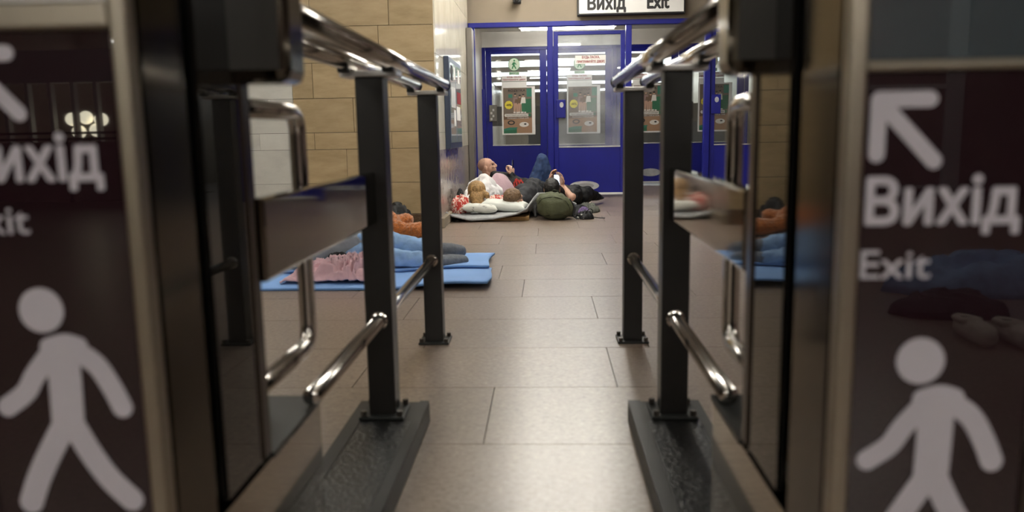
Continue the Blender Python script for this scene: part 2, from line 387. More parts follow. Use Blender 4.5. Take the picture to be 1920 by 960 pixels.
# head wall above the doors, with the beam
wf = tag(obj('wall_front', box(XA-.3, 6, YD-.02, YD+.16, 2.215, 3.0), 'plaster'), kind='structure')
tag(obj('trim_2', box(XA, 6, YD-.05, YD+.06, 2.155, 2.215, .006), 'blue_paint'), kind='structure')
PITCH = .986; X1 = [.074+PITCH*k for k in range(-1, 6)]           # mullions of the first row
n = 3
for k, x in enumerate(X1):
    tag(obj('trim_%d' % n, box(x-.036, x+.036, YD-.04, YD+.05, 0, 2.155, .005), 'blue_paint'), kind='structure'); n += 1
# vestibule between the rows and the underpass beyond
tag(obj('wall_vestibule', box(XA-.3, XA-.0, YD+.16, Y2, 0, 2.6), 'vest_wall'), kind='structure')
tag(obj('ceiling_vestibule', box(XA, 6, YD+.16, Y2, 2.362, 2.55), 'vest_white'), kind='structure')
tag(obj('wall_vestibule_front', box(XA, 6, Y2-.03, Y2+.1, 2.135, 2.6), 'vest_white'), kind='structure')
X2 = [-.934+1.0*k for k in range(0, 7)]
for x in X2:
    tag(obj('trim_%d' % n, box(x-.03, x+.03, Y2-.02, Y2+.06, 0, 2.135, .005), 'blue_paint'), kind='structure'); n += 1
tag(obj('trim_80', box(XA, 6, Y2-.01, Y2+.05, 2.09, 2.135), 'blue_paint'), kind='structure')
tag(obj('wall_passage_left', box(-2.3, -2.2, Y2+.1, 46, 0, 3.0), 'vest_wall'), kind='structure')
tag(obj('wall_passage_right', box(5.4, 5.5, Y2+.1, 46, 0, 3.0), 'vest_wall'), kind='structure')
tag(obj('wall_passage_end', box(-2.3, 5.5, 45, 45.1, 0, 3.0), 'plaster'), kind='structure')
tag(obj('ceiling_passage', box(-2.3, 5.5, Y2+.1, 46, 2.95, 3.05), 'ceil'), kind='structure')
tag(obj('wall_partition', box(-.35, 5.4, 17, 17.3, 0, 1.0), 'vest_white'), kind='structure')
tag(obj('wall_partition_front', box(-2.2, 5.4, 19, 19.2, 1.0, 1.45), 'vest_wall'), kind='structure')
for k, y in enumerate((20.4, 24.2, 28.6, 34.2, 40.5)):
    t = thing('ceiling_lamp', 'wide glowing ceiling panel of the underpass beyond the glass doors', 'lamp', 'luminous panels in the underpass ceiling')
    obj('frame', box(-2.2, 5.4, y, y+1.9, 2.92, 2.95), 'housing', t); obj('diffuser', box(-2.15, 5.35, y+.05, y+1.85, 2.905, 2.919), 'panel_lamp', t)

# hall behind the turnstiles (seen mirrored in the sign panels and in the steel)
bw = tag(obj('wall_back_right', box(1.6, 6, -8.2, -8, 0, 3), 'backwall'), kind='structure')
tag(obj('trim_60', box(4.72, 4.92, -8, -7.95, 0, 3), 'grey_trim'), kind='structure')
tag(obj('trim_61', box(1.6, 4.72, -8, -7.96, 1.27, 1.33), 'grey_trim'), kind='structure'); tag(obj('trim_62', box(1.6, 4.72, -8, -7.96, .1, .14), 'grey_trim'), kind='structure')
wg = tag(obj('wall_gallery', box(-8, -4.9, -9.2, -9, 0, .82), 'backwall'), kind='structure')
obj('wall_lintel', box(-8, -4.9, -9.2, -9, 1.62, 2.05), 'grey_trim', wg)
for k in range(9): obj('mullion', box(-7.75+.32*k, -7.70+.32*k, -9.15, -9.05, .82, 1.62), 'grey_trim', wg)
gr = thing('guard_rail', 'dark gallery railing in front of the globe chandeliers', 'railing', loc=(0, 0, 0))
for z in (.94, .86): obj('rail', tube([(-8, -8.9, z), (-4.9, -8.9, z)], .018), 'trim_bronze', gr)
for x in (-8+.05, -6.5, -4.95): obj('stanchion', tube([(x, -8.9, 0), (x, -8.9, .96)], .02), 'trim_bronze', gr)
for cx in (-6.55, -5.55):
    t = thing('globe_lamp_offscreen', 'cluster of glowing white globes on a stand behind the gallery railing', 'lamp', 'globe lamps in the hall')
    obj('pole', tube([(cx, -9.6, 0), (cx, -9.6, .98)], .025), 'trim_bronze', t)
    for dx, dz in ((-.22, .16), (-.02, .18), (.2, .15), (-.14, -.02), (.12, 0)): obj('globe_offscreen', sphere((cx+dx, -9.55, .98+dz), .095), 'globe', t, True)

# ------------------------------------------------------------------ fluorescent lamps
def tube_lamp(x0, y0, x1, y1, z, label, group, sfx='_offscreen'):
    t = thing('ceiling_light'+sfx, label, 'lamp', group)
    a, b = V((x0, y0, z)), V((x1, y1, z)); d = (b-a).normalized(); p = V((-d.y, d.x, 0))
    w = .09; q = [a-p*w, a+p*w, b+p*w, b-p*w]
    bm = bmesh.new(); lo = [bm.verts.new(c+V((0, 0, .03))) for c in q]; hi = [bm.verts.new(c+V((0, 0, .09))) for c in q]
    bm.faces.new(lo[::-1]); bm.faces.new(hi)
    for k in range(4): bm.faces.new((lo[k], lo[(k+1) % 4], hi[(k+1) % 4], hi[k]))
    obj('housing', bm, 'housing', t)
    for s in (-1, 1): obj('tube'+sfx, tube([a+p*.045*s+d*.03, b+p*.045*s-d*.03], .018, 8), 'tube', t, True)
    obj('end_cap', tube([a+V((0, 0, .028)), a+d*.02+V((0, 0, .028))], .03), 'housing', t); obj('end_cap', tube([b+V((0, 0, .028)), b-d*.02+V((0, 0, .028))], .03), 'housing', t)
for x, y in ((-.12, 5.4), (-.12, 7.0), (-.12, 8.6), (.50, 5.4), (.50, 7.0), (.50, 8.6)): tube_lamp(x, y, x, y+1.4, 2.91, 'twin-tube fluorescent light over the way to the exit doors', 'lights leading to the doors')
for y in (1.0, -3.0, -6.5):
    for x in (-3.6, -.6, 2.4): tube_lamp(x, y, x+1.5, y, 2.91, 'twin-tube fluorescent light across the ceiling behind the turnstiles', 'lights across the hall ceiling')
tube_lamp(-2.9, 5.2, -1.5, 5.2, 2.91, 'added unseen fluorescent light brightening the limestone wall', 'lights across the hall ceiling')  # added out-of-view lamp that lights the limestone wall; no such fixture seen
tube_lamp(-7.4, -12, -5.9, -12, 2.5, 'fluorescent light far behind the gallery railing', 'lights across the hall ceiling')
tube_lamp(-.35, 11.5, 1.0, 11.5, 2.27, 'fluorescent light on the ceiling between the two rows of doors', None, '')

# ------------------------------------------------------------------ doors
def ellipse(cx, cz, rx, rz, y, n=28): return [(cx+rx*math.cos(2*math.pi*k/n), y, cz+rz*math.sin(2*math.pi*k/n)) for k in range(n)]
def door(num, x0, x1, y, zt, gx0, gx1, gz0, gz1, pane, handle, frame):
    d = tag(empty('door_%d' % num, (0, 0, 0)), kind='structure'); t = .045
    obj('stile', box(x0, gx0, y, y+t, .03, zt, .004), frame, d); obj('stile', box(gx1, x1, y, y+t, .03, zt, .004), frame, d)
    obj('top_rail', box(gx0, gx1, y, y+t, gz1, zt, .004), frame, d)
    kp = obj('kick_panel', box(gx0, gx1, y+.004, y+t-.004, .03, gz0, .003), 'blue_paint', d)
    obj('kick_strip', box(x0+.01, x1-.01, y-.006, y, .035, .062), 'white_strip', d)
    obj('glazing_bead', box(gx0, gx1, y-.004, y+.004, gz0, gz0+.014), 'alu', d)
    obj('pane', box(gx0, gx1, y+.018, y+.024, gz0, gz1), pane, d)
    if handle:
        hx, z0, z1, m = handle
        h = obj('lock_box', box(hx, hx+.12, y-.03, y-.001, z0, z1, .006), m, d)
        if m != 'lock_metal': obj('worn_patch', slab_poly(ellipse(hx+.068, z1-.065, .026, .035, y-.031, 14), .001), 'worn', h)
        else:
            for q in range(4): obj('key_plate', box(hx+.02+.03*(q % 2), hx+.05+.03*(q % 2), y-.036, y-.03, z0+.02+.045*q, z0+.055+.045*q, .002), 'cap_steel', h)
    return d
d1 = door(1, .118, 1.018, YD, 2.095, .175, .962, .645, 2.05, 'pane_dirty', (.145, 1.02, 1.25, 'blue_paint'), 'blue_paint')
obj('worn_patch', slab_poly(ellipse(.50, .15, .19, .062, YD-.001), .001), 'worn', d1); obj('worn_patch', slab_poly(ellipse(.51, .15, .115, .034, YD-.0015), .001), 'worn_inner', d1)
door(2, 2.09, 2.99, YD, 2.095, 2.15, 2.93, .645, 2.05, 'pane_clear', (2.10, 1.04, 1.28, 'blue_paint'), 'blue_paint')
doors2 = []
for k in range(4):
    b = X2[k]; doors2.append(door(3+k, b+.034, b+.966, Y2, 2.09, b+.12, b+.862, .645, 2.035, 'pane_clear', (b+.075, 1.02, 1.27, 'lock_metal'), 'blue_paint'))
obj('worn_patch', slab_poly(ellipse(X2[2]+.56, .20, .16, .06, Y2-.001), .001), 'worn', doors2[2])
for x in (-.86,): # push bar post by the open bay
    tag(obj('trim_70', box(x-.012, x+.02, YD+.9, YD+.94, 0, 1.45, .004), 'blue_paint'), kind='structure')

# prints on the doors
def poster(x0, z1, y, label):
    w, h = .44, .69; z0 = z1-h; t = thing('poster', label, 'poster', 'sale posters on the glass doors')
    obj('sheet', box(x0-.022, x0+w+.05, y, y+.002, z0-.022, z1+.02), 'paper', t)
    X = lambda u: x0+u*w
    Z = lambda v: z1-v*h
    cols = ['p_bg', 'p_floor', 'p_skin', 'p_shirt', 'p_white', 'p_green', 'p_dark', 'p_yellow', 'p_teal', 'p_brown']
    bm = bmesh.new(); lay = [0]
    def P(pts, mi):
        lay[0] += 1; poly([(X(a), y-.0004-.00012*lay[0], Z(b)) for a, b in pts], bm, mi)
    def E(a, b, ra, rb, mi, n=16): P([(a+ra*math.cos(2*math.pi*k/n), b-rb*math.sin(2*math.pi*k/n)) for k in range(n)], mi)
    P([(0, 1), (1, 1), (1, 0), (0, 0)], 0); P([(0, 1), (1, 1), (1, .58), (0, .58)], 1); P([(0, .58), (1, .58), (1, .66), (0, .7)], 9)
    P([(.68, .55), (.98, .55), (.98, .24), (.70, .26)], 5); P([(.18, .22), (.32, .22), (.32, .14), (.18, .14)], 8); P([(.82, .2), (1, .2), (1, .02), (.82, .02)], 8)
    for cx, sh, leg, hy in ((.42, 'a', 2, .155), (.58, 'b', 2, .19), (.70, 'c', 5, .17)):
        s = {'a': 3, 'b': 9, 'c': 4}[sh]
        P([(cx-.10, .36), (cx+.09, .36), (cx+.07, .21), (cx-.06, .21)], s)
        P([(cx-.06, .53), (cx+.0, .53), (cx+.04, .34), (cx-.06, .34)], leg); P([(cx+.03, .54), (cx+.09, .54), (cx+.10, .34), (cx+.03, .34)], leg)
        P([(cx-.07, .555), (cx+.01, .555), (cx, .525), (cx-.06, .525)], 4); P([(cx+.03, .56), (cx+.10, .56), (cx+.09, .53), (cx+.03, .53)], 4)
        E(cx, hy, .038, .032, 2); P([(cx-.04, hy), (cx+.04, hy), (cx+.03, hy-.035), (cx-.03, hy-.035)], 6)
    P([(.40, .33), (.58, .33), (.56, .25), (.42, .25)], 9)
    E(.19, .375, .145, .095, 7, 9)
    P([(.06, .635), (.86, .635), (.90, .61), (.86, .57), (.06, .57), (.03, .60)], 4); E(.92, .60, .05, .035, 5)
    E(.27, .765, .13, .052, 6); E(.27, .765, .08, .028, 1); E(.72, .81, .165, .055, 4); E(.76, .80, .045, .018, 6)
    P([(0, 1), (.46, 1), (.46, .88), (0, .90)], 5); P([(.02, .90), (.20, .87), (.50, .87), (.42, .92), (0, .94)], 8)
    obj('picture', bm, cols, t)
    text('ROZETKA', X(.18), X(.78), Z(.085), Z(.035), y-.0075, 'ink_black', t, 'title', .02)
    text('-60%', X(.09), X(.29), Z(.40), Z(.35), y-.0075, 'ink_black', t, 'badge_text', .02)
    text('Тисячі товарів для навчання', X(.08), X(.84), Z(.625), Z(.58), y-.0075, 'ink_black', t, 'banner_text')
    text('Розпродаж з 9.08 до 22.08', X(.14), X(.88), Z(.68), Z(.65), y-.0075, 'paper', t, 'date_text', .015)
    return t
for nme, c in (('p_bg', (.16, .12, .09)), ('p_floor', (.33, .19, .11)), ('p_skin', (.45, .27, .19)), ('p_shirt', (.25, .16, .15)), ('p_white', (.68, .65, .60)), ('p_green', (.02, .13, .06)),
               ('p_dark', (.02, .018, .016)), ('p_yellow', (.70, .58, .05)), ('p_teal', (.03, .18, .12)), ('p_brown', (.14, .085, .05))): mat(nme, c, .55)
def exit_sticker(cx, y, label):
    t = thing('exit_sticker', label, 'sticker', 'round exit stickers on the glass doors')
    obj('ring', slab_poly(ellipse(cx, 1.875, .092, .098, y), .001), 'ink_green', t)
    obj('disc', slab_poly(ellipse(cx, 1.875, .085, .091, y-.0008), .001), 'pale_green', t)
    bm = bmesh.new(); Y = y-.002
    sphere((cx+.004, Y, 1.932), (.014, .0006, .014), bm, 12, 8)
    for a, b, r in (((.0, 1.908), (-.006, 1.865), .014), ((-.004, 1.87), (-.030, 1.81), .009), ((-.004, 1.87), (.028, 1.81), .009), ((-.006, 1.905), (-.032, 1.87), .007), ((.006, 1.905), (.034, 1.872), .007)):
        d = (V((b[0]-a[0], 0, b[1]-a[1]))).normalized(); nn = V((-d.z, 0, d.x))*r
        A, B = V((cx+a[0], Y, a[1])), V((cx+b[0], Y, b[1])); poly([A-nn, B-nn, B+nn, A+nn], bm)
    obj('walking_figure', bm, 'ink_green', t)
    obj('caption_strip', box(cx-.08, cx+.08, y, y+.001, 1.715, 1.765), 'pale_green', t)
    text('ВИХІД', cx-.072, cx+.072, 1.722, 1.758, y-.001, 'ink_green', t, 'caption', .03)
def notice(x0, x1, z0, z1, y, label, m, below=True):
    t = thing('door_notice', label, 'notice', 'hold the door notices')
    obj('sheet', box(x0, x1, y, y+.001, z0, z1), m, t)
    w = x1-x0; h = z1-z0
    text('БУДЬ ЛАСКА,', x0+w*.22, x0+w*.80, z0+h*.56, z0+h*.94, y-.001, 'ink_red', t, 'lettering', .03)
    text('ПРИТРИМУЙТЕ ДВЕРІ', x0+w*.05, x0+w*.96, z0+h*.06, z0+h*.48, y-.001, 'ink_red', t, 'lettering', .03)
    if below:
        obj('lower_sheet', box(x0, x1, y, y+.001, z0-.10, z0-.008), 'paper', t)
        text('TRUMAITE DVERI', x0+w*.15, x0+w*.9, z0-.07, z0-.035, y-.0008, 'ink_grey', t, 'faint_print') if False else None
    return t
near = ('beside the shaved-headed man', 'behind the closed blue door', 'right of the closed blue door', 'behind the far locked door')
for k in range(4):
    b = X2[k]; yy = Y2-.012
    poster(b+.295, 1.525, yy, 'sale poster with yellow badge on the glass door '+near[k])
    exit_sticker(b+.47, yy, 'round green walking-figure sticker on the glass door '+near[k])
    notice(b+.275, b+.66, 1.625, 1.705, yy-.002, 'white notice with red capitals on the glass door '+near[k], 'paper')
notice(.39, .775, 1.69, 1.795, YD-.003, 'notice with dark red capitals alone on the closed blue door', 'paper', False)
# hanging sign
t = thing('exit_sign', 'white Вихід Exit sign with black frame above the blue doors', 'sign')
obj('frame', box(.415, 1.735, YD-.16, YD-.05, 2.262, 2.61, .006), 'ink_black', t); obj('face', box(.435, 1.715, YD-.166, YD-.15, 2.282, 2.59), 'sign_face', t)
text('Вихід', .535, 1.01, 2.285, 2.495, YD-.168, 'ink_black', t, 'lettering', .035); text('Exit', 1.265, 1.54, 2.318, 2.495, YD-.168, 'ink_black', t, 'lettering', .04)
obj('bracket', box(.6, .64, YD-.1, YD-.02, 2.61, 2.9), 'ink_black', t); obj('bracket', box(1.5, 1.54, YD-.1, YD-.02, 2.61, 2.9), 'ink_black', t)
for x, lab in ((-.33, 'small black camera on the wall above the open doorway'), (2.02, 'small black camera on the wall right of the exit sign')):
    t = thing('security_camera', lab, 'camera'); obj('mount', box(x-.02, x+.02, YD-.06, YD-.02, 2.46, 2.60), 'ink_black', t)
    obj('housing', box(x-.05, x+.05, YD-.20, YD-.06, 2.425, 2.50, .012), 'cloth_black', t); obj('lens', tube([(x, YD-.215, 2.46), (x, YD-.20, 2.46)], .022), 'eye', t)
# display case on the alcove wall
t = thing('display_case', 'narrow blue-grey notice case with papers on the polished side wall', 'notice board')
mat('case', (.045, .06, .10), .3, .3); mat('case_glass', (.20, .235, .28), .06, ior=1.7)
y0, y1, z0, z1 = 7.72, 8.80, .70, 1.575; x = XA
obj('frame', box(x, x+.05, y0, y1, z0, z1, .008), 'case', t); obj('pane', box(x+.05, x+.054, y0+.06, (y0+y1)/2-.02, z0+.06, z1-.05), 'case_glass', t); obj('pane', box(x+.05, x+.054, (y0+y1)/2+.02, y1-.06, z0+.06, z1-.05), 'case_glass', t)
for a, b, c, d, m in ((7.83, 8.0, 1.36, 1.5, 'ink_black'), (8.45, 8.62, 1.36, 1.5, 'paper'), (8.1, 8.22, 1.38, 1.5, 'paper'), (8.35, 8.7, 1.15, 1.27, 'ink_red'), (8.30, 8.62, .98, 1.12, 'paper'), (8.05, 8.2, .92, 1.08, 'paper'), (7.85, 8.2, 1.1, 1.3, 'ink_grey')):
    obj('pinned_paper', box(x+.054, x+.056, a, b, c, d), m, t)

# ------------------------------------------------------------------ turnstiles
MAN = [(77, 582)]
STEP = [0]
def stroke(pts, w, y, bm):
    STEP[0] += 1; y = y-.00012*(STEP[0] % 9)
    pts = [V(p) for p in pts]
    L, R = [], []
    for i, p in enumerate(pts):
        d = (pts[min(i+1, len(pts)-1)]-pts[max(i-1, 0)]).normalized(); nn = V((-d.z, 0, d.x))*w
        L.append(p+nn); R.append(p-nn)
    e = (pts[-1]-pts[-2]).normalized(); nn = V((-e.z, 0, e.x))
    cap = [pts[-1]+(e*math.sin(a)+nn*math.cos(a))*w for a in [math.pi*k/8 for k in range(1, 8)]]
    e0 = (pts[0]-pts[1]).normalized(); n0 = V((-e0.z, 0, e0.x))
    cap0 = [pts[0]+(e0*math.sin(a)+n0*math.cos(a))*w for a in [math.pi*k/8 for k in range(1, 8)]]
    out = L+cap+R[::-1]+cap0
    slab_poly([(p.x, y, p.z) for p in out][::-1], .0006, bm)
def spline(ps, n=5):
    ps = [V(p) for p in ps]; q = [ps[0]*2-ps[1]]+ps+[ps[-1]*2-ps[-2]]; out = []
    for i in range(1, len(q)-2):
        for k in range(n):
            t = k/n; a, b, c, d = q[i-1], q[i], q[i+1], q[i+2]
            out.append(.5*((2*b)+(c-a)*t+(2*a-5*b+4*c-d)*t*t+(3*b-a-3*c+d)*t**3))
    return out+[ps[-1]]
def pictogram(ax, az, y, parent):
    """walking man; (ax, az) is the centre of the head; offsets measured on the left panel"""
    o = on_y(77, 582, .9)
    def q(px, py): p = on_y(px, py, .9); return (ax+p.x-o.x, y, az+p.z-o.z)
    bm = bmesh.new()
    slab_poly([(ax+.0275*math.cos(2*math.pi*k/28), y, az+.0275*math.sin(2*math.pi*k/28)) for k in range(28)], .0006, bm); obj('head', bm, 'film_white', parent)
    bm = bmesh.new()
    stroke(spline([q(98, 660), q(66, 705), q(48, 738), q(14, 765)]), .0125, y, bm)
    stroke(spline([q(140, 656), q(182, 685), q(212, 728), q(232, 766)]), .0130, y, bm)
    stroke(spline([q(122, 800), q(96, 850), q(74, 900), q(60, 945)]), .0150, y, bm)
    stroke(spline([q(140, 800), q(172, 852), q(208, 900), q(250, 940)]), .0150, y, bm)
    stroke(spline([q(118, 668), q(124, 720), q(130, 800)]), .0205, y, bm)
    stroke(spline([q(92, 652), q(122, 644), q(148, 650)]), .0115, y, bm)
    obj('walking_figure', bm, 'film_white', parent)
def turnstile(side, xi, s, W, zt):
    lab = 'polished steel turnstile with walking-man panel, ' + side
    t = thing('turnstile', lab, 'turnstile')
    X = lambda u: xi+s*u
    B = lambda name, u0, u1, y0, y1, z0, z1, m, bev=0, par=t: obj(name, box(X(u0), X(u1), y0, y1, z0, z1, bev), m, par)
    yf = .9; fw = .020; g = .035 if s > 0 else 0
    B('core', .03, W-.03, .93, 1.30+g, .30, 1.14, 'plate_dark')
    B('lower_body', .0, W, .92, 1.55, .0, .315, 'steel'); B('shelf_plate', -.004, W+.004, 1.262+g*1.6, 1.555, .315, .325, 'plate_dark')
    B('column', .0, W, .925, 1.045+g*.6, .315, 1.16, 'dark_steel', .006)
    B('side_panel', .002, .012, 1.085+g, 1.225+g*1.6, .325, 1.16, 'smoked_glass'); B('side_panel', W-.012, W-.002, 1.085+g, 1.225+g*1.6, .325, 1.16, 'smoked_glass')
    B('edge_trim', -.002, W+.002, 1.225+g*1.6, 1.262+g*1.6, .325, 1.16, 'trim_bronze', .004)
    hd = B('reader_housing', -.085 if s < 0 else -.062, .03, 1.20, 1.30, .929, 1.17, 'dark_steel', .018)
    B('reader_face', -.073 if s < 0 else -.050, .012, 1.197, 1.2005, .948, 1.15, 'reader_dark', 0, hd)
    # sign end facing the hall
    B('end_frame', 0, fw, yf, .925, .0, 1.16, 'brushed', .004); B('end_frame', W-fw, W, yf, .925, .0, 1.16, 'brushed', .004)
    sp = B('sign_panel', fw, W-fw, yf+.012, .922, .02, zt, 'film')
    B('end_bar', fw, W-fw, yf-.001, .922, zt, zt+(.030 if s < 0 else .011), 'brushed', .004)
    if s < 0: B('end_cap', fw, W-fw, yf+.004, .922, zt+.030, 1.16, 'cap_steel')
    else: B('upper_pane', fw, W-fw, yf+.012, .922, zt+.011, 1.16, 'blue_glass')
    ys = yf+.0112
    def at(px, py): p = on_y(px, py, ys); return p
    def tx(st, p0, p1, name='lettering', b=.02):
        a, c = at(*p0), at(*p1); text(st, a.x, c.x, c.z if c.z < a.z else a.z, max(a.z, c.z), ys, 'film_white', sp, name, b)
    bm = bmesh.new()
    if s < 0:
        dx, dy = -1576, -72
    else: dx = dy = 0
    arrow_o = at(1640, 180) if s > 0 else None
    if s > 0:
        cx, cz = at(1640, 186).x, at(1690, 186).z
        base = at(1620, 422); tw = .171; head = at(1726, 677)
    else:
        r0 = at(196, 338); tw = .171; base = V((r0.x-tw, ys, r0.z)); head = at(77, 582)
        cx = base.x+.010; cz = base.z+.146
    h = .009
    stroke([(cx+.005, ys, cz), (cx+.060, ys, cz)], h, ys, bm); stroke([(cx+.005, ys, cz), (cx+.005, ys, cz-.060)], h, ys, bm); stroke([(cx+.008, ys, cz-.004), (cx+.068, ys, cz-.068)], h, ys, bm)
    obj('arrow', bm, 'film_white', sp)
    text('Вихід', base.x, base.x+tw, base.z-.012, base.z+.056, ys, 'film_white', sp, 'lettering', .03)
    text('Exit', base.x-.002, base.x+.076, base.z-.062, base.z-.029, ys, 'film_white', sp, 'lettering', .01)
    pictogram(head.x, head.z, ys, sp)
    # tubular guard loops and the dark lock bar
    for u in ((.022, .135) if s < 0 else (.035, .15)):
        x = X(u); y1 = 1.575
        pts = fillet([(x, 1.25, .896), (x, y1, .896), (x, y1, .43), (x, 1.25, .43)], .045)
        obj('guard_loop', tube(pts, .0165, 16), 'chrome', t, True)
    return t
turnstile('beside the foam mat railing', -.465, -1, .245, .973)
turnstile('with blue-tinted pane above', .33, 1, .245, .909)

# ------------------------------------------------------------------ railings
def railing(label, xc, s, zr=1.042):
    t = thing('handrail', label, 'railing')
    hw = .037
    for y, zb in ((2.165, .067), (3.205, 0.0)):
        p = obj('post', box(xc-hw, xc+hw, y-hw, y+hw, zb+.008, 1.0, .003), 'post_paint', t)
        bp = obj('base_plate', box(xc-.062, xc+.062, y-.062, y+.062, zb, zb+.009, .002), 'plate_dark', t)
        for dx in (-.05, .05):
            for dy in (-.05, .05): obj('bolt', tube([(xc+dx, y+dy, zb+.008), (xc+dx, y+dy, zb+.024)], .009, 6), 'bolt', bp)
        obj('top_bracket', box(xc-.075, xc+.075, y-.045, y+.045, 1.0, 1.016, .003), 'cap_steel', t)
    for dx in (-.058, .058):
        h = obj('upper_rail', tube([(xc+dx, 1.302, zr), (xc+dx, 3.285, zr)], .0235, 20), 'chrome', t, True)
        obj('end_cap', tube([(xc+dx, 3.284, zr), (xc+dx, 3.296, zr)], .0245, 20), 'plate_dark', h, True)
        for y in (2.1, 3.15): obj('rail_clip', box(xc+dx-.014, xc+dx+.014, y-.012, y+.012, 1.010, zr-.018, .003), 'plate_dark', h)
    obj('lower_rail', tube([(xc, 1.49, .344), (xc, 3.2, .344)], .0185, 18), 'chrome', t, True)
    for y in (2.123, 3.163): obj('rail_collar', tube([(xc, y, .344), (xc, y+.01, .344)], .026, 18), 'chrome', t, True)
    obj('mid_panel', box(xc-.022, xc+.008, 1.266 if s < 0 else 1.322, 2.128, .614, .752, .006), 'band_steel', t)
    return t
railing('double chrome handrail on dark posts, beside the foam mat', -.462, -1)
railing('double chrome handrail on dark posts, away from the foam mat', .347, 1)
for lab, x0, x1 in (('long dark plinth under the handrail beside the foam mat', -.555, -.351), ('long dark plinth under the handrail away from the foam mat', .235, .44)):
    t = thing('plinth', lab, 'plinth')
    obj('body', box(x0, x1, 1.56, 2.27, 0, .064, .004), 'slab_top', t)
    obj('rubber_mat', box(x0+.038, x1-.030, 1.56, 2.10, .064, .0665), 'rubber', t)
    obj('rim', box(x0, x0+.036, 1.56, 2.27, .064, .0668), 'slab_top', t); obj('rim', box(x1-.028, x1, 1.56, 2.27, .064, .0668), 'slab_top', t)

# ------------------------------------------------------------------ people
def frame3(face, up):
    f = V(face).normalized(); u = V(up); u = (u-f*u.dot(f)).normalized(); return f.cross(u), f, u
def head_parts(c, face, up, k=1.0):
    r, f, u = frame3(face, up); c = V(c)
    P = lambda a, b, d: c+(r*a+f*b+u*d)*k
    E = lambda a, b, d, x, y, z: (P(a, b, d), r*x*k, f*y*k, u*z*k)
    ells = [E(0, -.012, .028, .076, .095, .083), E(0, .030, -.030, .062, .062, .070), E(0, .052, -.072, .038, .034, .030), E(0, .082, .026, .050, .014, .016),
            E(.078, -.008, -.012, .008, .020, .032), E(-.078, -.008, -.012, .008, .020, .032), E(0, .086, -.058, .024, .010, .010), E(.04, .066, -.02, .020, .020, .018), E(-.04, .066, -.02, .020, .020, .018)]
    chains = [[(P(0, .090, .018), .009*k), (P(0, .108, -.018), .012*k), (P(0, .100, -.028), .012*k)], [(P(.010, .097, -.026), .009*k), (P(-.010, .097, -.026), .009*k)], [(P(0, .075, -.088), .018*k), (P(0, .03, -.08), .035*k)]]
    return ells, chains, P, (r, f, u)
def hand(wrist, d, nrm, side, curl=.5, k=1.0):
    """palm and five fingers; d = hand direction, nrm = back-of-hand normal, side = +1 thumb on d x nrm side"""
    w = V(wrist); d = V(d).normalized(); n = V(nrm); n = (n-d*n.dot(d)).normalized(); t = d.cross(n)*side
    ch = [[(w, .024*k), (w+d*.03*k, .024*k)]]
    for q, l in ((.028, .080), (.010, .088), (-.010, .082), (-.027, .066)):
        ch.append([(w+d*.02*k+t*q*.6*k, .016*k), (w+d*.085*k+t*q*k, .0125*k)])
        a = w+d*.085*k+t*q*k; ang = 0; pts = [(a, .0098*k)]
        for j, fr in enumerate((.45, .32, .23)):
            ang += curl*(.9 if j else .7); a = a+(d*math.cos(ang)-n*math.sin(ang))*l*fr*k; pts.append((a, (.0090-.0009*j)*k))
        ch.append(pts)
    a = w+d*.03*k+t*.026*k; b = a+(d*.55+t*.75-n*.25)*.042*k; c = b+(d*.75+t*.1-n*.45)*.034*k; e = c+(d*.8-t*.15-n*.4)*.026*k
    ch.append([(a, .014*k), (b, .012*k), (c, .0105*k), (e, .009*k)])
    return ch
